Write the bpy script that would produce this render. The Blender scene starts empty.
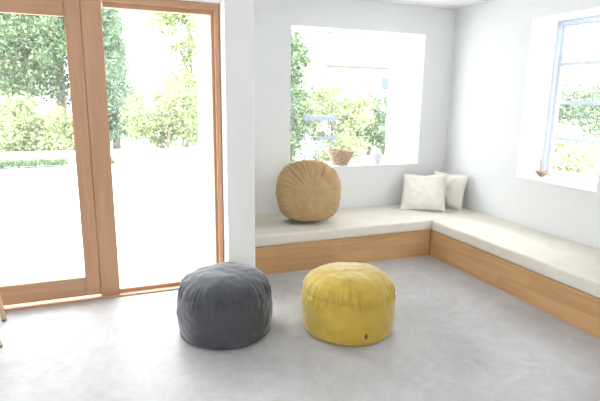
import bpy, bmesh, math, random
import numpy as np
from mathutils import Vector, Matrix, noise
PI = math.pi
SC = bpy.context.scene
C = SC.collection

# ------------------------------------------------------------------ camera
yaw, pitch, roll, F, CAMZ = -0.3775, -0.2083, 0.0140, 483.8, 1.45
fw = Vector((-math.sin(yaw)*math.cos(pitch), math.cos(yaw)*math.cos(pitch), math.sin(pitch)))
rt0 = Vector((math.cos(yaw), math.sin(yaw), 0)); up0 = rt0.cross(fw)
rt = rt0*math.cos(roll) + up0*math.sin(roll); up = up0*math.cos(roll) - rt0*math.sin(roll)
cd = bpy.data.cameras.new('camera'); cam = bpy.data.objects.new('camera', cd); C.objects.link(cam)
cam.matrix_world = Matrix(((rt.x, up.x, -fw.x, 0), (rt.y, up.y, -fw.y, 0), (rt.z, up.z, -fw.z, CAMZ), (0, 0, 0, 1)))
cd.sensor_fit = 'HORIZONTAL'; cd.sensor_width = 36; cd.lens = F*36/600
cd.clip_start = 0.05; cd.clip_end = 300
SC.camera = cam
# ------------------------------------------------------------------ world, lights, exposure
w = bpy.data.worlds.new('sky'); SC.world = w; w.use_nodes = True
bg = w.node_tree.nodes['Background']
bg.inputs[0].default_value = (0.925, 0.965, 1.0, 1); # overcast sky: brighter overhead than at the horizon
WN, WL = w.node_tree.nodes, w.node_tree.links
wt = WN.new('ShaderNodeTexCoord'); wsx = WN.new('ShaderNodeSeparateXYZ'); wmr = WN.new('ShaderNodeMapRange')
WL.new(wt.outputs['Generated'], wsx.inputs[0]); WL.new(wsx.outputs[2], wmr.inputs[0])
wmr.inputs[3].default_value = 4.3; wmr.inputs[4].default_value = 10.0
WL.new(wmr.outputs[0], bg.inputs[1])
def area(name, loc, rot, sx, sy, power, col=(1, 1, 1), portal=False):
    l = bpy.data.lights.new(name, 'AREA'); l.shape = 'RECTANGLE'; l.size = sx; l.size_y = sy
    l.energy = power; l.color = col
    if portal: l.cycles.is_portal = True
    o = bpy.data.objects.new(name, l); C.objects.link(o); o.location = loc; o.rotation_euler = rot
    return o
# added fill lamps in unseen openings behind the camera and on the left
area('fill_front', (0.4, -2.65, 1.6), (PI/2, 0, 0), 1.5, 1.1, 21, (1, .985, .95))
area('fill_left', (-3.25, 1.2, 1.5), (0, -PI/2, 0), 1.1, 1.4, 4, (1, .985, .95))
# sampling portals in the openings one sees
area('portal_door', (-0.12, 3.78, 1.03), (-PI/2, 0, 0), 1.84, 2.06, 1, portal=True)
area('portal_back', (2.36, 4.70, 1.44), (-PI/2, 0, 0), 1.5, 1.35, 1, portal=True)
area('portal_right', (3.86, 2.95, 1.46), (0, PI/2, 0), 1.4, 0.85, 1, portal=True)
SC.view_settings.view_transform = 'Standard'; SC.view_settings.look = 'None'
SC.view_settings.gamma = 1; SC.view_settings.use_curve_mapping = False
SC.view_settings.exposure = 0.69

# ------------------------------------------------------------------ helpers
def nmat(name, col, rough=0.6, spec=0.3):
    m = bpy.data.materials.new(name); m.use_nodes = True
    b = m.node_tree.nodes['Principled BSDF']
    b.inputs['Base Color'].default_value = (*col, 1); b.inputs['Roughness'].default_value = rough
    b.inputs['Specular IOR Level'].default_value = spec
    return m, m.node_tree.nodes, m.node_tree.links, b
def noisy(name, c1, c2, scale=(4, 4, 4), rough=0.7, spec=0.3, detail=4, lo=.3, hi=.7, bump=0, bscale=80, nscale=1.0, sheen=0, dist=0):
    m, N, L, b = nmat(name, c1, rough, spec)
    tc = N.new('ShaderNodeTexCoord'); mp = N.new('ShaderNodeMapping'); mp.inputs['Scale'].default_value = scale
    L.new(tc.outputs['Object'], mp.inputs[0])
    n = N.new('ShaderNodeTexNoise'); n.inputs['Scale'].default_value = nscale; n.inputs['Detail'].default_value = detail
    n.inputs['Distortion'].default_value = dist
    L.new(mp.outputs[0], n.inputs['Vector'])
    r = N.new('ShaderNodeValToRGB'); r.color_ramp.elements[0].position = lo; r.color_ramp.elements[1].position = hi
    r.color_ramp.elements[0].color = (*c1, 1); r.color_ramp.elements[1].color = (*c2, 1)
    L.new(n.outputs[0], r.inputs[0]); L.new(r.outputs[0], b.inputs['Base Color'])
    if bump:
        n2 = N.new('ShaderNodeTexNoise'); n2.inputs['Scale'].default_value = bscale; n2.inputs['Detail'].default_value = 3
        L.new(tc.outputs['Object'], n2.inputs['Vector'])
        bp = N.new('ShaderNodeBump'); bp.inputs['Strength'].default_value = bump; bp.inputs['Distance'].default_value = 0.003
        L.new(n2.outputs[0], bp.inputs['Height']); L.new(bp.outputs[0], b.inputs['Normal'])
    if sheen: b.inputs['Sheen Weight'].default_value = sheen; b.inputs['Sheen Roughness'].default_value = .42
    return m
def leafmat(name, cols, trans=0.35):
    m, N, L, b = nmat(name, cols[0], 0.6, 0.2)
    g = N.new('ShaderNodeNewGeometry')
    r = N.new('ShaderNodeValToRGB'); r.color_ramp.interpolation = 'LINEAR'
    els = r.color_ramp.elements
    els[0].color = (*cols[0], 1); els[1].color = (*cols[-1], 1)
    for i, c in enumerate(cols[1:-1]):
        e = els.new((i+1)/(len(cols)-1)); e.color = (*c, 1)
    L.new(g.outputs['Random Per Island'], r.inputs[0]); L.new(r.outputs[0], b.inputs['Base Color'])
    t = N.new('ShaderNodeBsdfTranslucent'); L.new(r.outputs[0], t.inputs[0])
    mx = N.new('ShaderNodeMixShader'); mx.inputs[0].default_value = trans
    L.new(b.outputs[0], mx.inputs[1]); L.new(t.outputs[0], mx.inputs[2])
    L.new(mx.outputs[0], N['Material Output'].inputs[0])
    return m
def glassmat(name, tint=(1, 1, 1), gloss=0.05):
    m = bpy.data.materials.new(name); m.use_nodes = True; N = m.node_tree.nodes; L = m.node_tree.links
    glare_veil = .022 if name == 'window_glass' else 0
    N.remove(N['Principled BSDF'])
    t = N.new('ShaderNodeBsdfTransparent'); t.inputs[0].default_value = (*tint, 1)
    g = N.new('ShaderNodeBsdfGlossy'); g.inputs['Roughness'].default_value = 0.02
    f = N.new('ShaderNodeLayerWeight'); f.inputs[0].default_value = 0.12
    mu = N.new('ShaderNodeMath'); mu.operation = 'MULTIPLY_ADD'; mu.inputs[1].default_value = gloss*.6; mu.inputs[2].default_value = gloss*.1
    L.new(f.outputs['Fresnel'], mu.inputs[0])
    mx = N.new('ShaderNodeMixShader'); L.new(mu.outputs[0], mx.inputs[0]); L.new(t.outputs[0], mx.inputs[1]); L.new(g.outputs[0], mx.inputs[2])
    if glare_veil:   # veiling glare put into the glass as a translucent mix
        tl = N.new('ShaderNodeBsdfTranslucent'); m2 = N.new('ShaderNodeMixShader'); m2.inputs[0].default_value = glare_veil
        L.new(mx.outputs[0], m2.inputs[1]); L.new(tl.outputs[0], m2.inputs[2]); mx = m2
    L.new(mx.outputs[0], N['Material Output'].inputs[0])
    return m
def wood(name, c1, c2, axis=0, rough=.5, board=None):
    sc = [30, 30, 30]; sc[axis] = 1.6
    m = noisy(name, c1, c2, tuple(sc), rough, .35, 5, .25, .75, dist=.6)
    if board:   # planks edge-glued with staggered joints: brick pattern multiplies the grain
        N, L = m.node_tree.nodes, m.node_tree.links; b = N['Principled BSDF']
        src = b.inputs['Base Color'].links[0].from_socket
        tc = N.new('ShaderNodeTexCoord'); sep = N.new('ShaderNodeSeparateXYZ'); cmb = N.new('ShaderNodeCombineXYZ')
        L.new(tc.outputs['Object'], sep.inputs[0]); L.new(sep.outputs[axis], cmb.inputs[0]); L.new(sep.outputs[2], cmb.inputs[1])
        br = N.new('ShaderNodeTexBrick'); br.inputs['Scale'].default_value = 1
        br.inputs['Brick Width'].default_value = board[0]; br.inputs['Row Height'].default_value = board[1]
        br.inputs['Mortar Size'].default_value = 0.0008
        br.inputs['Color1'].default_value = (1, 1, 1, 1); br.inputs['Color2'].default_value = (.80, .79, .77, 1); br.inputs['Mortar'].default_value = (.75, .72, .68, 1)
        L.new(cmb.outputs[0], br.inputs['Vector'])
        mx = N.new('ShaderNodeMixRGB'); mx.blend_type = 'MULTIPLY'; mx.inputs[0].default_value = .75
        L.new(src, mx.inputs[1]); L.new(br.outputs['Color'], mx.inputs[2]); L.new(mx.outputs[0], b.inputs['Base Color'])
    return m
def add_box(bm, x0, x1, y0, y1, z0, z1, bev=0, seg=2):
    r = bmesh.ops.create_cube(bm, size=1)
    vs = r['verts']
    for v in vs:
        v.co = Vector((x0 if v.co.x < 0 else x1, y0 if v.co.y < 0 else y1, z0 if v.co.z < 0 else z1))
    if bev:
        es = list({e for v in vs for e in v.link_edges})
        bmesh.ops.bevel(bm, geom=es, offset=bev, segments=seg, profile=.5, affect='EDGES')
def add_prism(bm, poly, z0, z1):
    a = [bm.verts.new((x, y, z0)) for x, y in poly]; b = [bm.verts.new((x, y, z1)) for x, y in poly]
    n = len(poly)
    for i in range(n): bm.faces.new((a[i], a[(i+1) % n], b[(i+1) % n], b[i]))
    bm.faces.new(a[::-1]); bm.faces.new(b)
def add_tube(bm, pts, rad, seg=10, closed=False, cap=True):
    pts = [Vector(p) for p in pts]; n = len(pts)
    rads = rad if isinstance(rad, (list, tuple)) else [rad]*n
    rings = []; prev = None
    for i, p in enumerate(pts):
        if closed: t = pts[(i+1) % n] - pts[i-1]
        else: t = pts[min(i+1, n-1)] - pts[max(i-1, 0)]
        t.normalize()
        if prev is None:
            a = Vector((0, 0, 1)) if abs(t.z) < .9 else Vector((1, 0, 0))
            u = t.cross(a).normalized()
        else: u = (prev - t*prev.dot(t)).normalized()
        prev = u; v = t.cross(u)
        rings.append([bm.verts.new(p + (u*math.cos(2*PI*k/seg) + v*math.sin(2*PI*k/seg))*rads[i]) for k in range(seg)])
    for i in range(n if closed else n-1):
        A, B = rings[i], rings[(i+1) % n]
        for k in range(seg): bm.faces.new((A[k], A[(k+1) % seg], B[(k+1) % seg], B[k]))
    if cap and not closed: bm.faces.new(rings[0][::-1]); bm.faces.new(rings[-1])
def add_lathe(bm, prof, seg=48, fn=None):
    rings = []
    for r, z in prof:
        if r < 1e-6: rings.append([bm.verts.new((0, 0, z))])
        else: rings.append([bm.verts.new((r*math.cos(2*PI*k/seg), r*math.sin(2*PI*k/seg), z)) for k in range(seg)])
    for A, B in zip(rings, rings[1:]):
        for k in range(seg):
            k2 = (k+1) % seg
            if len(A) == 1 and len(B) == 1: continue
            if len(A) == 1: bm.faces.new((A[0], B[k], B[k2]))
            elif len(B) == 1: bm.faces.new((A[k], B[0], A[k2]))
            else: bm.faces.new((A[k], B[k], B[k2], A[k2]))
def obj(name, bm, m, parent=None, smooth=False, loc=None, rot=None, sub=0, bevel=0):
    bmesh.ops.recalc_face_normals(bm, faces=bm.faces)
    me = bpy.data.meshes.new(name); bm.to_mesh(me); bm.free()
    if smooth: me.polygons.foreach_set('use_smooth', [True]*len(me.polygons))
    me.materials.append(m)
    o = bpy.data.objects.new(name, me); C.objects.link(o)
    if parent: o.parent = parent
    if loc: o.location = loc
    if rot: o.rotation_euler = rot
    if bevel:
        b = o.modifiers.new('bevel', 'BEVEL'); b.width = bevel; b.segments = 3; b.limit_method = 'ANGLE'
    if sub: s = o.modifiers.new('sub', 'SUBSURF'); s.levels = sub; s.render_levels = sub
    return o
def tag(o, label=None, cat=None, group=None, kind=None):
    if label: o['label'] = label
    if cat: o['category'] = cat
    if group: o['group'] = group
    if kind: o['kind'] = kind
    return o
def thing(name, label, cat, loc=(0, 0, 0), rot=(0, 0, 0), group=None):
    o = bpy.data.objects.new(name, None); C.objects.link(o); o.location = loc; o.rotation_euler = rot
    o.empty_display_size = .1
    return tag(o, label, cat, group)
def boxobj(name, dims, m, parent=None, bev=0, **k):
    bm = bmesh.new()
    for d in (dims if isinstance(dims[0], (tuple, list)) else [dims]): add_box(bm, *d, bev=bev)
    return obj(name, bm, m, parent, **k)

# ------------------------------------------------------------------ measured planes
YB, XR, YD, YW, H = 4.382, 3.460, 3.616, 3.470, 2.377
XE, XJ = 1.013, 0.797          # end of the inner wall, its door reveal
YF, XF, ZW, ZC = 3.660, 2.790, 0.247, 0.345
T = 0.30                       # outer wall thickness
BX0, BX1, BZ0, BZ1 = 1.627, 3.098, 0.773, 2.105
RY0, RY1, RZ0, RZ1 = 2.561, 3.353, 0.774, 2.143
XL, YN = -3.2, -2.6            # left and near walls

# ------------------------------------------------------------------ materials
M_wall = noisy('white_plaster', (.83, .84, .835), (.855, .86, .855), (2, 2, 2), .85, .15, bump=.08, bscale=40)
M_ceil = noisy('white_ceiling', (.91, .91, .91), (.93, .93, .93), (2, 2, 2), .9, .1)
M_white = noisy('white_paint', (.82, .82, .82), (.84, .84, .84), (3, 3, 3), .45, .3)
M_sash = noisy('pale_grey_blue_paint', (.60, .655, .73), (.64, .69, .76), (3, 3, 3), .4, .4)
M_fir_v = wood('fir_upright', (.48, .265, .150), (.58, .345, .210), 2, .45)
M_fir_h = wood('fir_rail', (.48, .265, .150), (.58, .345, .210), 0, .45)
M_oak_x = wood('oak_front_x', (.57, .325, .145), (.70, .43, .205), 0, .5, (.62, .123))
M_oak_y = wood('oak_front_y', (.57, .325, .145), (.70, .43, .205), 1, .5, (.62, .123))
M_cush = noisy('cream_canvas', (.73, .69, .60), (.78, .74, .655), (6, 6, 6), .9, .1, bump=.25, bscale=350)
M_linen = noisy('cream_linen', (.79, .75, .67), (.85, .815, .745), (60, 60, 60), .9, .1, bump=.35, bscale=260, sheen=.1)
M_grey = noisy('charcoal_cotton', (.052, .054, .060), (.068, .070, .077), (9, 9, 9), .62, .35, bump=.2, bscale=400, sheen=.45)
M_yel = noisy('mustard_yellow_cotton', (.48, .330, .045), (.56, .40, .062), (9, 9, 9), .62, .35, bump=.2, bscale=400, sheen=.45)
M_tan = noisy('tan_cotton', (.50, .335, .165), (.58, .40, .21), (9, 9, 9), .85, .2, bump=.2, bscale=400, sheen=.1)
M_brown = noisy('brown_leather', (.10, .055, .035), (.14, .08, .05), (20, 20, 20), .5, .4)
M_glass = glassmat('window_glass', gloss=.04)
# concrete floor
M_floor, N, L, b = nmat('polished_concrete', (.5, .5, .5), .42, .35)
tc = N.new('ShaderNodeTexCoord')
n1 = N.new('ShaderNodeTexNoise'); n1.inputs['Scale'].default_value = 1.3; n1.inputs['Detail'].default_value = 6; n1.inputs['Roughness'].default_value = .6; n1.inputs['Distortion'].default_value = .8
n2 = N.new('ShaderNodeTexNoise'); n2.inputs['Scale'].default_value = 9; n2.inputs['Detail'].default_value = 8; n2.inputs['Roughness'].default_value = .65; n2.inputs['Distortion'].default_value = 1.2
L.new(tc.outputs['Object'], n1.inputs['Vector']); L.new(tc.outputs['Object'], n2.inputs['Vector'])
mm = N.new('ShaderNodeMath'); mm.operation = 'MULTIPLY_ADD'; mm.inputs[1].default_value = .55
ma = N.new('ShaderNodeMath'); ma.operation = 'MULTIPLY'; ma.inputs[1].default_value = .5
L.new(n2.outputs[0], ma.inputs[0]); L.new(n1.outputs[0], mm.inputs[0]); L.new(ma.outputs[0], mm.inputs[2])
rp = N.new('ShaderNodeValToRGB'); rp.color_ramp.elements[0].position = .36; rp.color_ramp.elements[1].position = .64
rp.color_ramp.elements[0].color = (.385, .37, .36, 1); rp.color_ramp.elements[1].color = (.515, .507, .505, 1)
L.new(mm.outputs[0], rp.inputs[0]); L.new(rp.outputs[0], b.inputs['Base Color'])
rr = N.new('ShaderNodeMapRange'); rr.inputs[3].default_value = .34; rr.inputs[4].default_value = .52
L.new(n1.outputs[0], rr.inputs[0]); L.new(rr.outputs[0], b.inputs['Roughness'])

# ------------------------------------------------------------------ the room
def struct(name, dims, m, bev=0): return tag(boxobj(name, dims, m, bev=bev), kind='structure')
struct('floor', [(XL-.2, XR+T, YN-.2, YD+.16, -.12, 0), (XE-.215, XR+T, YD+.16, YB+T, -.12, 0)], M_floor)
struct('ceiling', (XL-.2, XR+T, YN-.2, YB+T, H, H+.2), M_ceil)
# right wall with its window opening
struct('wall_right', [(XR, XR+T+.03, YN-.2, RY0, 0, H), (XR, XR+T+.03, RY1, YB+T, 0, H), (XR, XR+T+.03, RY0, RY1, 0, RZ0), (XR, XR+T+.03, RY0, RY1, RZ1, H)], M_wall)
# back wall of the alcove
struct('wall_back', [(XJ+.01, BX0, YB, YB+T, 0, H), (BX1, XR, YB, YB+T, 0, H), (BX0, BX1, YB, YB+T, 0, BZ0), (BX0, BX1, YB, YB+T, BZ1, H)], M_wall)
# inner wall: wall with the sliding door, with a rounded end, returning to the alcove
bm = bmesh.new()
R_ = .022
arc = [(XE-R_+R_*math.cos(a), YW+R_+R_*math.sin(a)) for a in [-PI/2+PI/2*i/6 for i in range(7)]]
add_prism(bm, [(XJ, YW)] + arc + [(XE, YB), (XJ, YB)], 0, H)
add_box(bm, XL, -1.13, YW, YW+T, 0, H); add_box(bm, -1.13, XJ, YW, YW+T, 2.10, H)
tag(obj('wall_inner', bm, M_wall), kind='structure')
# left wall and wall behind the camera, with openings added for fill light
struct('wall_left', [(XL-.15, XL, YN, .5, 0, H), (XL-.15, XL, 1.9, YW+T, 0, H), (XL-.15, XL, .5, 1.9, 0, .95), (XL-.15, XL, .5, 1.9, 2.05, H)], M_wall)
struct('wall_front', [(XL, -.35, YN-.15, YN, 0, H), (1.15, XR, YN-.15, YN, 0, H), (-.35, 1.15, YN-.15, YN, 0, 1.05), (-.35, 1.15, YN-.15, YN, 2.15, H)], M_wall)
# exterior fin at the right edge of the back window
struct('trim_1', (BX1-.005, BX1+.22, YB+T, YB+T+.36, 0, 2.6), M_wall)
# unseen overhang above the back window, added to cut skylight on the right wall
struct('added_overhang', (XJ+.01, XR+T+.9, YB+T, YB+T+1.55, H+.04, H+.2), M_wall)
# terrace
M_deck = noisy('pale_terrace', (.48, .48, .48), (.54, .54, .535), (1, 1, 1), .8, .2)
struct('ground', [(-16, XR+20, YB+T, 45, -.14, -.03), (-16, XJ, YD+.16, YB+T, -.14, -.03), (XR+T+.03, XR+20, -6, YB+T, -.14, -.03)], M_deck)

# window_1: fixed light in the back wall
wz = boxobj('window_1', [(BX0, BX0+.02, YB+T-.05, YB+T-.01, BZ0, BZ1), (BX1-.012, BX1, YB+T-.03, YB+T-.01, BZ0, BZ1),
    (BX0+.02, BX1-.012, YB+T-.05, YB+T-.01, BZ0, BZ0+.02), (BX0+.02, BX1-.012, YB+T-.03, YB+T-.01, BZ1-.012, BZ1)], M_white)
tag(wz, kind='structure')
boxobj('window_pane', (BX0+.02, BX1-.012, YB+T-.023, YB+T-.017, BZ0+.02, BZ1-.012), M_glass, wz)
boxobj('window_sill', (BX0, BX1, YB-.004, YB+T-.05, BZ0-.002, BZ0+.004), M_white, wz)
# window_2: four-light sash in the right wall
X0, X1 = XR+.315, XR+.36
def frame_dims(y0, y1, z0, z1, t, xa, xb): return [(xa, xb, y0, y0+t, z0, z1), (xa, xb, y1-t, y1, z0, z1), (xa, xb, y0+t, y1-t, z0, z0+t), (xa, xb, y0+t, y1-t, z1-t, z1)]
w2 = boxobj('window_2', frame_dims(RY0, RY1, RZ0, RZ1, .035, X0-.02, X1), M_sash); tag(w2, kind='structure')
zb = [RZ0+.035, 1.130, 1.445, 1.775, RZ1-.035]
for i in range(4):
    z0, z1 = zb[i], zb[i+1]
    t = .018
    s = boxobj('sash', [(X0, X0+.03, RY0+.035, RY0+.07, z0, z1), (X0, X0+.03, RY1-.07, RY1-.035, z0, z1),
        (X0, X0+.03, RY0+.07, RY1-.07, z0, z0+t), (X0, X0+.03, RY0+.07, RY1-.07, z1-t, z1)], M_sash, w2)
    boxobj('pane', (X0+.012, X0+.017, RY0+.07, RY1-.07, z0+t, z1-t), M_glass, s)
boxobj('window_sill', (XR-.004, X0-.02, RY0, RY1, RZ0-.002, RZ0+.004), M_white, w2)
# unseen windows behind the camera and on the left, added for fill light
def frame_x(x0, x1, y0, y1, z0, z1, t): return [(x0, x0+t, y0, y1, z0, z1), (x1-t, x1, y0, y1, z0, z1), (x0+t, x1-t, y0, y1, z0, z0+t), (x0+t, x1-t, y0, y1, z1-t, z1), ((x0+x1)/2-.02, (x0+x1)/2+.02, y0, y1, z0+t, z1-t)]
def frame_y(x0, x1, y0, y1, z0, z1, t): return [(x0, x1, y0, y0+t, z0, z1), (x0, x1, y1-t, y1, z0, z1), (x0, x1, y0+t, y1-t, z0, z0+t), (x0, x1, y0+t, y1-t, z1-t, z1), (x0, x1, (y0+y1)/2-.02, (y0+y1)/2+.02, z0+t, z1-t)]
tag(boxobj('added_window_1', frame_x(-.35, 1.15, YN-.1, YN-.05, 1.05, 2.15, .05), M_white), kind='structure')
tag(boxobj('added_window_2', frame_y(XL-.1, XL-.05, .5, 1.9, .95, 2.05, .05), M_white), kind='structure')

# door_1: timber sliding door set
d1 = boxobj('door_1', (-1.13, XJ-.004, YD+.005, YD+.12, -.03, 0.004), M_fir_h, bev=.002); tag(d1, kind='structure')
boxobj('door_track', [(-1.13, XJ-.05, YD-.03, YD-.008, .0, .012), (.01, XJ-.05, YD+.05, YD+.064, .004, .03)], M_fir_h, d1, bev=.002)
bm = bmesh.new()
add_box(bm, -1.13, XJ-.004, YD, YD+.12, 2.053, 2.10, bev=.003); add_box(bm, .02, .757, YD+.03, YD+.09, 2.024, 2.055, bev=.003)
obj('frame_head', bm, M_fir_h, d1)
bm = bmesh.new()
add_box(bm, .757, XJ-.004, YD, YD+.12, .0, 2.055, bev=.003); add_box(bm, .737, .759, YD+.03, YD+.09, 0.02, 2.026, bev=.003)
obj('frame_jamb', bm, M_fir_v, d1)
boxobj('frame_jamb', (-1.13, -1.085, YD, YD+.12, 0, 2.055), M_fir_v, d1, bev=.003)
boxobj('centre_post', (-.1195, .010, YD+.004, YD+.085, 0.005, 2.053), M_fir_v, d1, bev=.004)
lp = boxobj('sliding_panel', [(-.217, -.120, YD-.004, YD+.040, .030, 2.053), (-1.085, -.988, YD-.004, YD+.040, .030, 2.053)], M_fir_v, d1, bev=.004)
boxobj('top_rail', (-.988, -.217, YD-.002, YD+.038, 1.945, 2.053), M_fir_h, lp, bev=.003)
boxobj('bottom_rail', (-.988, -.217, YD-.002, YD+.038, .030, .170), M_fir_h, lp, bev=.003)
boxobj('door_pane', (-.988, -.217, YD+.014, YD+.020, .170, 1.945), M_glass, lp)
boxobj('door_pane', (.010, .737, YD+.055, YD+.061, .03, 2.026), M_glass, d1)

# ------------------------------------------------------------------ benches and their cushions
def bench(name, label, mat, front, top, ends, group=None):
    t = thing(name, label, 'bench')
    boxobj('front_panel', front, mat, t, bev=.002)
    boxobj('top_board', top, mat, t, bev=.003)
    boxobj('side_panel', ends, mat, t)
bench('bench', 'low oak bench under the big back window, below the tan pouffe', M_oak_x,
    (XE+.002, XF+.0, YF+.004, YF+.026, 0, ZW-.018), (XE+.002, XR-.002, YF-.004, YB-.002, ZW-.018, ZW), (XR-.03, XR-.002, YF+.028, YB-.002, 0, ZW-.018))
bench('bench', 'long low oak bench running along the right-hand wall below its window', M_oak_y,
    (XF+.004, XF+.026, .35, YF+.003, 0, ZW-.018), (XF-.006, XR-.002, .35, YF-.0065, ZW-.018, ZW), (XF+.026, XR-.002, .35, .375, 0, ZW-.018))
def seat_cushion(name, label, x0, x1, y0, y1, z0, z1, seed):
    nx, ny = max(12, int((x1-x0)/.03)), max(12, int((y1-y0)/.03))
    bm = bmesh.new()
    add_box(bm, x0, x1, y0, y1, z0, z1)
    bmesh.ops.bevel(bm, geom=bm.edges[:], offset=.022, segments=4, profile=.6, affect='EDGES')
    bm2 = bmesh.new()
    me = bpy.data.meshes.new('t'); bm.to_mesh(me); bm.free(); bm2.from_mesh(me)
    # cut regular lines for gentle undulation
    for i in range(1, nx):
        x = x0 + (x1-x0)*i/nx
        bmesh.ops.bisect_plane(bm2, geom=bm2.verts[:]+bm2.edges[:]+bm2.faces[:], plane_co=(x, 0, 0), plane_no=(1, 0, 0))
    for i in range(1, ny):
        y = y0 + (y1-y0)*i/ny
        bmesh.ops.bisect_plane(bm2, geom=bm2.verts[:]+bm2.edges[:]+bm2.faces[:], plane_co=(0, y, 0), plane_no=(0, 1, 0))
    for v in bm2.verts:
        if v.co.z > (z0+z1)/2:
            v.co.z += .006*noise.noise(v.co*3+Vector((seed, 0, 0))) + .003*noise.noise(v.co*11) - .002
    o = obj('seat_cushion' if not name else name, bm2, M_cush, smooth=True)
    return tag(o, label, 'cushion')
seat_cushion('seat_cushion', 'flat cream seat cushion on the bench under the back window', XE+.004, XR-.002, YF-.003, YB-.003, ZW, ZC+.002, 3)
seat_cushion('seat_cushion', 'long flat cream seat cushion on the bench along the right-hand wall', XF-.003, XR-.002, .36, YF-.007, ZW, ZC+.004, 9)

# ------------------------------------------------------------------ pouffes
def pouffe_mesh(mat, name, parent, R, Hh, seed, pucker=1.0, seam=.74, sag=0.0, face=None):
    """soft drum: flat base, bulging band, gathered seam, domed top"""
    random.seed(seed)
    nt, ns = 240, 110
    prof = []
    # (radius, z, s) control polyline, then resampled smoothly
    ctrl = [(0, .006), (.60, .004), (.84, .004), (.935, .035), (.975, .14), (1.0, .34), (.992, .52), (.972, .66), (.925, .765), (.82, .865), (.62, .945), (.36, .988), (0, 1.0)]
    P = [Vector((r*R, z*Hh)) for r, z in ctrl]
    def cr(p0, p1, p2, p3, t): return .5*((2*p1)+(p2-p0)*t+(2*p0-5*p1+4*p2-p3)*t*t+(3*p1-p0-3*p2+p3)*t**3)
    pts = []
    for i in range(len(P)-1):
        p0, p1, p2, p3 = P[max(i-1, 0)], P[i], P[i+1], P[min(i+2, len(P)-1)]
        for k in range(12): pts.append(cr(p0, p1, p2, p3, k/12))
    pts.append(P[-1])
    cum = [0]
    for a, b_ in zip(pts, pts[1:]): cum.append(cum[-1]+(b_-a).length)
    tot = cum[-1]
    def at(s):
        s *= tot
        for i in range(len(cum)-1):
            if cum[i+1] >= s: 
                f = (s-cum[i])/max(1e-9, cum[i+1]-cum[i]); return pts[i].lerp(pts[i+1], f)
        return pts[-1]
    prof = [at(i/ns) for i in range(ns+1)]
    zs = seam*Hh
    si = min((i for i in range(ns//3, ns+1)), key=lambda i: abs(prof[i].y-zs))
    bm = bmesh.new(); rings = []
    for i, p in enumerate(prof):
        r, z = max(p.x, 0), p.y
        if i == 0 or i == ns: rings.append([bm.verts.new((0, 0, z))]); continue
        t_ = prof[i+1]-prof[i-1]; t_.normalize(); nrm = Vector((t_.y, -t_.x))
        ring = []
        for k in range(nt):
            a = 2*PI*k/nt; ca, sa = math.cos(a), math.sin(a)
            d = (i-si)/ns                                     # signed distance along the profile from the seam
            up_ = math.exp(-(d/(.085 if face is None else .16))**2) if d > 0 else math.exp(-(d/.045)**2)
            q = Vector((ca*5.5, sa*5.5, seed*3.1)); q2 = Vector((ca*12, sa*12, seed*1.7+d*3))
            fold = abs(noise.noise(q2))*2.2-.6 + .25*noise.noise(Vector((ca*24, sa*24, seed)))
            env = .55+.9*max(0, noise.noise(Vector((ca*1.6, sa*1.6, seed*2.3)))+.25)
            disp = .019*pucker*fold*up_*env*(1 if face is None else .25+1.2*max(0, math.cos(a-face))**2)
            disp -= .007*math.exp(-(d/.008)**2)                # the seam pulls in
            disp += .010*noise.noise(Vector((ca*r*7.5, sa*r*7.5, z*7+seed)))
            # soft slanting drag lines on the band and the top
            disp += .0045*noise.noise(Vector((ca*r*20+z*9, sa*r*20, z*24+seed*5)))*(1 if z > .03 else 0)
            if z < .02: disp = min(0, disp)*0
            rr_ = r+nrm.x*disp; zz = z+nrm.y*disp - sag*(1 if i > si else .2)*noise.noise(Vector((ca*.9*r/R, sa*.9*r/R, seed+9)))*.05
            ring.append(bm.verts.new((rr_*ca, rr_*sa, max(0, zz))))
        rings.append(ring)
    for A, B in zip(rings, rings[1:]):
        for k in range(nt):
            k2 = (k+1) % nt
            if len(A) == 1: bm.faces.new((A[0], B[k2], B[k]))
            elif len(B) == 1: bm.faces.new((A[k], A[k2], B[0]))
            else: bm.faces.new((A[k], A[k2], B[k2], B[k]))
    if face is not None:      # stands on its edge: the stuffing sags, the lower edge flattens
        for v in bm.verts:
            q = math.hypot(v.co.x, v.co.y)
            if q > 1e-6:
                a = math.atan2(v.co.y, v.co.x); f = 1-.025*math.cos(4*a)*(q/R)**2; v.co.x *= f*1.0; v.co.y *= f
            if v.co.y < -.70*R: v.co.y = -.70*R + (v.co.y+.70*R)*.68
    body = obj(name, bm, mat, parent, smooth=True)
    bm = bmesh.new()
    add_tube(bm, [((R*.945)*math.cos(2*PI*k/96), (R*.945)*math.sin(2*PI*k/96), .014+.002*math.sin(5*2*PI*k/96)) for k in range(96)], .0045, 8, closed=True)
    if face is None: obj('piping', bm, mat, parent, smooth=True)
    else: bm.free()
    return prof[si]
def loop_handle(parent, mat, R, ang, z, wdt=.10, out=.02, width=.024):
    """flat webbing grip sewn to the band at angle ang"""
    bm = bmesh.new(); n = 14; rows = []
    for i in range(n+1):
        u = i/n; a = ang + (u-.5)*wdt/R; rr_ = R + out*math.sin(PI*u)
        for_ = []
        for dz, dr in ((-width/2, 0), (width/2, 0), (width/2, .003), (-width/2, .003)):
            for_.append(bm.verts.new(((rr_+dr)*math.cos(a), (rr_+dr)*math.sin(a), z+dz)))
        rows.append(for_)
    for A, B in zip(rows, rows[1:]):
        for k in range(4): bm.faces.new((A[k], A[(k+1) % 4], B[(k+1) % 4], B[k]))
    bm.faces.new(rows[0][::-1]); bm.faces.new(rows[-1])
    return obj('handle', bm, mat, parent, smooth=False)
# grey
pg = thing('pouffe', 'round charcoal grey floor pouffe standing on the concrete before the glass door', 'pouffe', (.622, 2.828, 0))
pouffe_mesh(M_grey, 'cover', pg, .297, .405, 1.3, 1.1, .70)
loop_handle(pg, M_grey, .284, math.radians(-10), .15, .09, .016)
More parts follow.
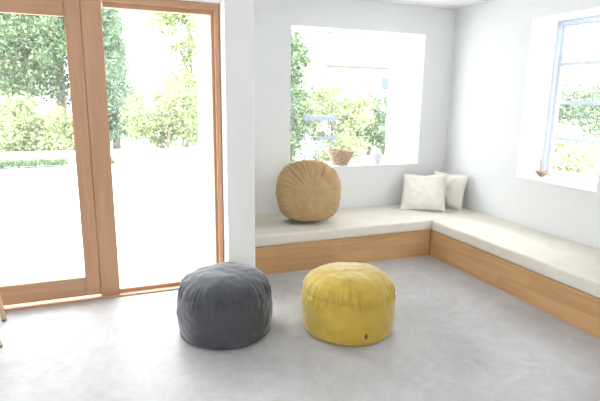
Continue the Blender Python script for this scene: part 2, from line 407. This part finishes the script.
# yellow
py = thing('pouffe', 'round mustard yellow floor pouffe standing on the concrete before the oak bench', 'pouffe', (1.378, 2.605, 0))
pouffe_mesh(M_yel, 'cover', py, .300, .40, 4.7, 1.1, .66)
loop_handle(py, M_yel, .286, math.radians(25), .15, .09, .012)
a = math.radians(-95.0)
t = boxobj('label_tag', (-.007, .007, -.0015, .0015, -.016, .016), M_brown, py, loc=(.2945*math.cos(a), .2945*math.sin(a), .068), rot=(0, 0, a+PI/2))
# tan, on edge against the wall
pt = thing('pouffe', 'round tan pouffe stood on its edge on the cream cushion against the wall', 'pouffe', (1.692, 4.125, ZC+.266), (math.radians(90-4), 0, math.radians(-12)))
pouffe_mesh(M_tan, 'cover', pt, .300, .34, 7.7, 1.5, .72, face=PI/2)
bm = bmesh.new(); add_tube(bm, [(-.055, .275, .20), (-.053, .305, .20), (-.035, .315, .20), (0, .318, .20), (.035, .315, .20), (.053, .305, .20), (.055, .275, .20)], .0045, 8)
obj('handle', bm, M_brown, pt, smooth=True)

# ------------------------------------------------------------------ pillows
def pillow(label, loc, rot, W, Hh, thick, seed, dent=0):
    n = 44; bm = bmesh.new(); grid = {}
    fl = .018                                     # flat flange round the edge
    for s in (1, -1):
        for i in range(n+1):
            for j in range(n+1):
                u, v = 2*i/n-1, 2*j/n-1
                edge = (i in (0, n) or j in (0, n))
                if edge and s < 0: grid[(s, i, j)] = grid[(1, i, j)]; continue
                k = 1-.055*(1-abs(u)**1.5)*abs(v)**3; k2 = 1-.055*(1-abs(v)**1.5)*abs(u)**3
                x, z = u*W/2*k2, v*Hh/2*k
                du, dv = max(0, 1-abs(u)/(1-2*fl/W)), max(0, 1-abs(v)/(1-2*fl/Hh))
                th = thick/2*(min(1, (1-(1-du)**2.4))*min(1, (1-(1-dv)**2.4)))**.55 if du > 0 and dv > 0 else 0
                wr = noise.noise(Vector((x*9+seed, z*9, s)))*.022 + noise.noise(Vector((x*26, z*20+seed, s)))*.004
                rad = .005*noise.noise(Vector((x*5+z*14, z*6-x*12, seed+4*s)))
                cx = dent*math.exp(-((u)**2/.10+(v-1)**2/.35))
                y = -s*(th + (wr+rad)*min(1, th/(.25*thick)) + (0 if edge else .0012)) + .006*noise.noise(Vector((x*8, z*8, seed)))
                z -= cx*.05
                grid[(s, i, j)] = bm.verts.new((x, y, z))
    for s in (1, -1):
        for i in range(n):
            for j in range(n):
                f = [grid[(s, i, j)], grid[(s, i+1, j)], grid[(s, i+1, j+1)], grid[(s, i, j+1)]]
                bm.faces.new(f if s > 0 else f[::-1])
    t = thing('throw_pillow', label, 'pillow', loc, rot)
    obj('pillow_cover', bm, M_linen, t, smooth=True)
    bm = bmesh.new()
    seamp = []
    for (u0, v0, u1, v1) in ((-1, -1, 1, -1), (1, -1, 1, 1), (1, 1, -1, 1), (-1, 1, -1, -1)):
        for q in range(12):
            f = q/12; u, v = u0+(u1-u0)*f, v0+(v1-v0)*f
            k = 1-.055*(1-abs(u)**1.5)*abs(v)**3; k2 = 1-.055*(1-abs(v)**1.5)*abs(u)**3
            x, z = u*W/2*k2*.998, v*Hh/2*k*.998 
            seamp.append((x, .006*noise.noise(Vector((x*8, z*8, seed))), z - dent*math.exp(-((u)**2/.10+(v-1)**2/.35))*.05))
    add_tube(bm, seamp, .003, 6, closed=True)
    obj('piping', bm, M_linen, t, smooth=True)
    return t
pillow('cream linen pillow in front, leaning across its twin in the bench corner', (2.995, 4.095, ZC+.178), (math.radians(-37), math.radians(-3), math.radians(-42)), .445, .42, .13, 2.0, .25)
pillow('cream linen pillow tucked behind its twin, leaning on the right-hand wall', (3.290, 4.085, ZC+.180), (math.radians(-15), math.radians(0), math.radians(-66)), .38, .37, .12, 6.0, .1)

# ------------------------------------------------------------------ things on the sills
zs = BZ0+.004
# woven basket
M_bask = noisy('willow', (.36, .24, .15), (.74, .58, .42), (60, 60, 60), .7, .2)
bk = thing('basket', 'small round woven basket with flared sides on the back window sill', 'basket', (2.242, 4.525, zs))
bm = bmesh.new(); rows = 12
for r_i in range(rows):
    f = r_i/(rows-1); z = .006+.132*f; rad = .070+.066*f**.8
    pts = []
    for k in range(72):
        a = 2*PI*k/72; rr_ = rad+.0035*math.cos(a*12+PI*(r_i % 2))
        pts.append((rr_*math.cos(a), rr_*math.sin(a), z))
    add_tube(bm, pts, .0055, 6, closed=True)
obj('woven_side', bm, M_bask, bk, smooth=True)
bm = bmesh.new()
for k in range(24):
    a = 2*PI*k/24
    add_tube(bm, [((.070+.066*f**.8)*math.cos(a), (.070+.066*f**.8)*math.sin(a), .004+.134*f) for f in (0, .25, .5, .75, 1)], .003, 6)
obj('stakes', bm, M_bask, bk, smooth=True)
bm = bmesh.new(); add_lathe(bm, [(0, 0), (.073, 0), (.073, .007), (0, .009)], 40); obj('base', bm, M_bask, bk)
bm = bmesh.new()
for ph in (0, PI):
    add_tube(bm, [((.138+.004*math.cos(20*2*PI*k/160+ph))*math.cos(2*PI*k/160), (.138+.004*math.cos(20*2*PI*k/160+ph))*math.sin(2*PI*k/160), .141+.004*math.sin(20*2*PI*k/160+ph)) for k in range(160)], .0048, 6, closed=True)
obj('rim', bm, M_bask, bk, smooth=True)
# white round vase
M_porc = noisy('matt_white_ceramic', (.80, .80, .79), (.84, .84, .83), (8, 8, 8), .5, .4)
bm = bmesh.new()
add_lathe(bm, [(0, 0), (.034, 0), (.040, .004)] + [(.069*math.sin(q), .078-.072*math.cos(q)) for q in [math.radians(40+10*k) for k in range(13)]] + [(.022, .149), (.023, .156), (.019, .156), (.018, .146)] + [(.063*math.sin(q), .078-.066*math.cos(q)) for q in [math.radians(160-10*k) for k in range(12)]] + [(0, .013)], 48)
o = obj('vase', bm, M_porc, smooth=True, loc=(2.668, 4.52, zs)); tag(o, 'plump matt white ceramic vase at the right on the back window sill', 'vase')
# clear glass ball vase
M_gl2 = glassmat('clear_glass', (.97, .985, .99), .3)
bm = bmesh.new()
prof = [(0, 0), (.040, 0)] + [(.082*math.sin(a), .082-.082*math.cos(a)) for a in [math.radians(30+i*10) for i in range(13)]] + [(.044, .160), (.046, .172), (.043, .172), (.041, .159)]
prof += [(.079*math.sin(a), .082-.079*math.cos(a)) for a in [math.radians(150-i*10) for i in range(13)]] + [(0, .012)]
add_lathe(bm, prof, 48)
o = obj('glass_vase', bm, M_gl2, smooth=True, loc=(2.475, 4.590, zs)); tag(o, 'clear round glass vase between the woven basket and the white vase', 'vase')
# wooden ladle-shaped dish on the right sill
M_walnut = noisy('brown_wood', (.24, .15, .09), (.38, .25, .15), (8, 30, 30), .55, .3)
dish = thing('incense_holder', 'small brown wooden boat-shaped dish with an upright stick on the right window sill', 'incense holder', (3.668, 3.262, RZ0+.004), (0, 0, math.radians(-35)))
bm = bmesh.new(); nt = 40
levels = [(.25, 0), (.55, .010), (.82, .024), (1, .038), (.93, .039), (.72, .026), (.42, .014), (.0, .009)]
rings = []
for sc_, z in levels:
    if sc_ == 0: rings.append([bm.verts.new((0, 0, z))]); continue
    rings.append([bm.verts.new((.058*sc_*math.cos(2*PI*k/nt)*(1+.12*abs(math.cos(2*PI*k/nt))**6), .042*sc_*math.sin(2*PI*k/nt), z*1.35+.004*abs(math.cos(2*PI*k/nt))**3*sc_)) for k in range(nt)])
for A, B in zip(rings, rings[1:]):
    for k in range(nt):
        k2 = (k+1) % nt
        if len(B) == 1: bm.faces.new((A[k], A[k2], B[0]))
        else: bm.faces.new((A[k], A[k2], B[k2], B[k]))
bm.faces.new(rings[0][::-1])
obj('dish', bm, M_walnut, dish, smooth=True)
bm = bmesh.new(); add_tube(bm, [(-.012, 0, .008), (-.013, 0, .06), (-.018, 0, .12), (-.020, .001, .158)], [.0055, .005, .0055, .007], 8)
obj('stick', bm, M_walnut, dish, smooth=True)

# ------------------------------------------------------------------ wooden stool just outside the left edge: its legs show
M_birch = wood('pale_birch', (.60, .40, .24), (.70, .50, .32), 2, .45)
M_rub = noisy('grey_rubber', (.12, .12, .13), (.16, .16, .17), (8, 8, 8), .8, .2)
st = thing('stool', 'pale wooden stool with splayed legs cut off by the left edge, before the sliding door', 'stool', (-.98, 3.225, 0))
boxobj('seat', (-.20, .245, -.215, .205, .415, .440), M_birch, st, bev=.008)
feet = [((.272, .205), (.235, .175)), ((.312, -.175), (.232, -.172)), ((-.24, -.20), (-.185, -.175)), ((-.24, .20), (-.185, .175))]
for (fx, fy), (tx, ty) in feet:
    bm = bmesh.new(); add_tube(bm, [(fx, fy, .012), (tx, ty, .416)], [.0135, .0155], 12)
    lg = obj('leg', bm, M_birch, st, smooth=True)
    bm = bmesh.new(); add_tube(bm, [(fx, fy, 0), (fx, fy, .013)], .0142, 12); obj('foot_cap', bm, M_rub, lg)
bm = bmesh.new()
bm.free()
for y0 in (.19, -.174):
    bm = bmesh.new(); add_tube(bm, [(-.21, y0, .22), (.255, y0, .22)], .008, 8)
    obj('stretcher', bm, M_birch, st, smooth=True)

# ------------------------------------------------------------------ outdoors: pixel -> direction is only used to find where things stood
def mesh_quads(name, V, m, parent):
    """V: (n,4,3) array of quads"""
    n = len(V); me = bpy.data.meshes.new(name)
    me.vertices.add(n*4); me.vertices.foreach_set('co', V.reshape(-1).astype('f'))
    me.loops.add(n*4); me.loops.foreach_set('vertex_index', np.arange(n*4, dtype='i'))
    me.polygons.add(n); me.polygons.foreach_set('loop_start', np.arange(0, n*4, 4, dtype='i'))
    me.update(calc_edges=True); me.validate(); me.materials.append(m)
    o = bpy.data.objects.new(name, me); C.objects.link(o); o.parent = parent
    return o
def leaf_quads(rng, P, size, aspect=.5, droop=0):
    n = len(P)
    a = rng.normal(size=(n, 3)); a[:, 2] -= droop; a /= np.linalg.norm(a, axis=1)[:, None]
    b = rng.normal(size=(n, 3)); b -= a*(a*b).sum(1)[:, None]; b /= np.linalg.norm(b, axis=1)[:, None]
    s = size*(.6+.8*rng.random(n))[:, None]
    a = a*s; b = b*s*aspect
    return np.stack([P-a*.5, P+b*.5, P+a*.5, P-b*.5], 1)
def tree(label, x, y, blobs, n, leaf, mat, seed, trunk_r=.09, z0=-.03, group=None, name='tree', cat='tree', trunk=True):
    rng = np.random.default_rng(seed)
    t = thing(name, label, cat, (x, y, z0), group=group)
    vol = np.array([b_[3]*b_[4]*b_[5] for b_ in blobs])**.7; vol = vol/vol.sum()
    out = []
    for bb, f in zip(blobs, vol):
        # clusters inside each blob
        nc = max(10, int(90*f*len(blobs)**.5)); k = max(1, int(n*f/nc))
        d = rng.normal(size=(nc, 3)); d /= np.linalg.norm(d, axis=1)[:, None]
        c = d*(rng.random(nc)[:, None]**.45)*np.array(bb[3:6])+np.array(bb[:3])
        cs = .16*max(bb[3:6])*(.6+.8*rng.random(nc))
        p = np.repeat(c, k, 0)+rng.normal(size=(nc*k, 3))*np.repeat(cs, k)[:, None]*np.array([1, 1, .75])
        out.append(p)
    P = np.concatenate(out); P[:, 2] = np.maximum(P[:, 2], .03)
    mesh_quads('foliage', leaf_quads(rng, P, leaf), mat, t)
    if trunk:
        bm = bmesh.new(); top = max(b_[2]+b_[5]*.3 for b_ in blobs)
        main = [(0, 0, 0), (.05, 0, top*.35), (-.04, .03, top*.7), (0, 0, top)]
        add_tube(bm, main, [trunk_r, trunk_r*.8, trunk_r*.5, trunk_r*.2], 8)
        for bb in blobs:
            zz = max(.1, min(bb[2]*.55, top*.7)); add_tube(bm, [(0, 0, zz), ((bb[0])*.5, bb[1]*.5, zz+(bb[2]-zz)*.6), (bb[0], bb[1], bb[2])], [trunk_r*.5, trunk_r*.3, trunk_r*.12], 6)
        obj('trunk', bm, M_bark, t, smooth=True)
    return t
M_bark = noisy('bark', (.16, .12, .09), (.26, .21, .16), (6, 6, 2), .9, .1)
G_dark = leafmat('dark_leaves', [(.020, .042, .022), (.042, .080, .040), (.075, .125, .055), (.19, .23, .11)])
G_mid = leafmat('mid_leaves', [(.045, .095, .050), (.090, .155, .075), (.16, .235, .105), (.29, .35, .17)])
G_pale = leafmat('pale_leaves', [(.16, .225, .085), (.27, .34, .14), (.40, .45, .21), (.56, .58, .35)])
G_blue = leafmat('needles', [(.10, .17, .105), (.17, .255, .15), (.27, .36, .22)])

# left pane: dense dark wood, yellow-green shrubs in front
tree('tall dense dark green tree seen at the far left of the sliding door', -3.2, 17.4, [(0, 0, 3.2, 1.7, 1.2, 1.9), (-1.2, .3, 4.6, 1.4, 1.1, 1.5), (1.0, 0, 5.0, 1.3, 1.1, 1.5), (0, 0, 6.3, 1.3, 1.1, 1.2)], 42000, .11, G_dark, 1, .16)
tree('tall dark green tree nearest the wooden post, seen through the sliding door', -1.25, 16.2, [(0, 0, 3.0, 1.4, 1.1, 1.8), (-.9, .2, 4.4, 1.3, 1.1, 1.5), (.5, 0, 4.9, 1.1, 1.1, 1.5), (0, 0, 6.2, 1.2, 1.1, 1.2)], 42000, .11, G_dark, 2, .15)
tree('lighter green bushy tree between the two dark ones beyond the door', -2.05, 14.9, [(0, 0, 2.2, 1.1, .9, 1.1), (.5, .1, 3.0, .8, .8, .9), (-.6, 0, 2.9, .8, .8, .8)], 14000, .10, G_mid, 3, .10)
tree('pale yellow-green shrub before the dark trees at the left of the sliding door', -2.25, 13.5, [(0, 0, .65, .75, .5, .7), (.3, 0, 1.0, .45, .4, .45), (0, 0, .3, .8, .4, .4)], 15000, .085, G_pale, 4, .05, name='shrub', cat='shrub')
tree('pale yellow-green shrub nearest the wooden post beyond the white wall', -.95, 13.35, [(0, 0, .5, .6, .5, .55), (-.2, 0, .8, .4, .4, .4), (0, 0, .3, .65, .4, .4)], 11000, .085, G_pale, 5, .05, name='shrub', cat='shrub')
# right pane
def conifer(label, x, y, h, r, seed):
    rng = np.random.default_rng(seed); t = thing('conifer', label, 'tree', (x, y, -.03))
    out = []; bm = bmesh.new(); add_tube(bm, [(0, 0, 0), (0, 0, h*.6), (0, 0, h)], [.11, .06, .01], 8)
    nl = 17
    for i in range(nl):
        z = .5+(h-.6)*i/nl; rad = r*(1-i/nl)**.75+.12
        for q in range(10):
            a = rng.random()*2*PI; l = rad*(.6+.6*rng.random()); m_ = 120
            u = rng.random(m_)**.7
            px = np.stack([np.cos(a)*l*u, np.sin(a)*l*u, z-.25*l*u**1.5+.06*rng.normal(size=m_)], 1)+rng.normal(size=(m_, 3))*.07
            out.append(px); add_tube(bm, [(0, 0, z), (math.cos(a)*l, math.sin(a)*l, z-.25*l)], [.015, .004], 5)
    mesh_quads('foliage', leaf_quads(rng, np.concatenate(out), .12, .28, .3), G_blue, t); obj('trunk', bm, M_bark, t)
conifer('bluish conifer beside the wooden centre post, seen through the fixed pane', .22, 15.0, 4.1, .80, 11)
tree('pale airy tree reaching in from the right edge of the fixed door pane', 2.45, 15.2, [(0, 0, 3.9, .8, .7, .6), (-.7, 0, 3.6, .6, .5, .4), (0, 0, 2.9, .55, .5, .5), (-.2, 0, 1.9, .8, .6, .6)], 11000, .09, G_pale, 6, .08)
tree('pale yellow-green shrub row seen low through the fixed pane', 1.45, 13.3, [(-.5, 0, .95, .5, .45, .65), (.1, 0, 1.35, .5, .45, .75), (.65, 0, 1.0, .5, .45, .8)], 9000, .085, G_pale, 7, .05, name='shrub', cat='shrub')
# back window
tree('broad pale green shrub in front of the bluish conifer, beside the white outer wall', 2.1, 14.0, [(0, 0, .8, .7, .4, .7), (-.75, 0, .6, .55, .4, .5), (.1, 0, 1.6, .5, .4, .5)], 8000, .085, G_pale, 21, .04, name='shrub', cat='shrub')
tree('slender bluish-green tree at the left edge of the back window', 3.95, 10.6, [(0, 0, 1.6, .42, .4, .7), (.02, 0, 2.5, .38, .4, .6), (-.1, 0, .6, .5, .4, .6)], 9000, .085, G_mid, 8, .05)
tree('bright green garden tree filling the middle of the back window', 5.1, 10.8, [(0, 0, 1.35, .75, .6, .55), (-.5, .2, .9, .6, .5, .5), (.55, 0, 1.1, .6, .5, .5), (.2, 0, .35, .8, .6, .45)], 11000, .085, G_pale, 9, .06)
tree('green garden tree at the right of the back window behind the vase', 6.6, 11.6, [(0, 0, 1.2, .75, .6, .6), (-.4, 0, .6, .7, .6, .5), (.3, 0, .4, .7, .6, .5)], 9000, .085, G_mid, 10, .06)
# right window
tree('light green tree filling the lower half of the right-hand window', 11.6, 9.9, [(0, 0, .9, 1.3, 1.2, 1.0), (-.3, .5, 1.7, .9, .9, .6), (.5, -.7, 1.5, .8, .9, .6)], 12000, .10, G_mid, 12, .08)
tree('pale shrub just outside the right-hand window below its top lights', 9.2, 7.55, [(0, 0, .35, .8, .9, .55), (0, .3, .7, .4, .5, .4)], 6000, .08, G_pale, 13, .04, name='shrub', cat='shrub')
tree('green tree well to the side beyond the right-hand window and its shrub', 15.5, 6.2, [(0, 0, 1.2, 1.9, 2.2, 1.3), (0, 1.4, 2.0, 1.2, 1.2, .9)], 14000, .12, G_mid, 14, .1)
# low clipped hedge and white garden wall beyond the terrace
M_gw = noisy('white_render', (.80, .80, .79), (.84, .84, .83), (1, 1, 1), .85, .1)
bm = bmesh.new(); add_box(bm, -9, 3.4, 12.25, 12.40, -.03, .15); add_box(bm, -9, 3.4, 12.21, 12.44, .15, .18)
tag(obj('garden_wall', bm, M_gw), 'low white garden wall with flat coping beyond the terrace', 'wall')
rng = np.random.default_rng(33); n = 9000
hp = np.stack([-6.5+6.6*rng.random(n), 11.15+.28*rng.random(n), .01+.15*rng.random(n)*(.7+.3*np.sin(np.linspace(0, 1, n)*40))], 1)
hp = hp[(np.sin(hp[:, 0]*2.3)+.9*np.sin(hp[:, 0]*5.1+1)) > -.9]
t = thing('hedge', 'strip of low green ground-cover plants at the foot of the garden wall', 'hedge', (0, 0, 0))
mesh_quads('foliage', leaf_quads(rng, hp, .07), G_mid, t)
# neighbouring white house seen through the back window
M_beige = noisy('brown_fascia', (.08, .065, .05), (.10, .085, .065), (2, 2, 2), .7, .2)
M_bwin = noisy('blue_grey_glass', (.05, .07, .12), (.07, .09, .14), (1, 1, 1), .2, .5)
hs = thing('house', 'white neighbouring house above the trees in the back window', 'house', (0, 0, 0))
boxobj('house_wall', (8.2, 17, 18.0, 23, -.03, 4.6), M_gw, hs)
boxobj('fascia', (8.0, 17.2, 17.7, 18.0, 2.66, 2.74), M_beige, hs)
wf = boxobj('window_frame', (10.60, 11.20, 17.95, 18.02, 1.78, 2.38), M_white, hs)
boxobj('pane', (10.66, 11.14, 17.93, 17.95, 1.84, 2.32), M_bwin, wf)
# low lean-to roof and a table among the plants outside the back window
M_slate = noisy('blue_grey_metal', (.045, .055, .09), (.06, .07, .11), (3, 3, 3), .5, .4)
lt = thing('canopy', 'low blue-grey lean-to roof among the plants outside the back window', 'canopy', (0, 0, 0))
boxobj('canopy_roof', (3.92, 4.52, 9.35, 9.75, 1.0, 1.09), M_slate, lt)
for x, y in ((3.95, 9.38), (4.49, 9.38), (3.95, 9.72), (4.49, 9.72)): boxobj('post', (x-.005, x+.005, y-.005, y+.005, -.03, 1.0), M_slate, lt)
gt = thing('garden_table', 'low blue-grey garden table under the trees outside the back window', 'table', (0, 0, 0))
boxobj('table_top', (4.32, 4.80, 9.85, 10.15, .55, .60), M_slate, gt)
for x, y in ((4.35, 9.88), (4.77, 9.88), (4.35, 10.12), (4.77, 10.12)): boxobj('leg', (x-.005, x+.005, y-.005, y+.005, -.03, .55), M_slate, gt)
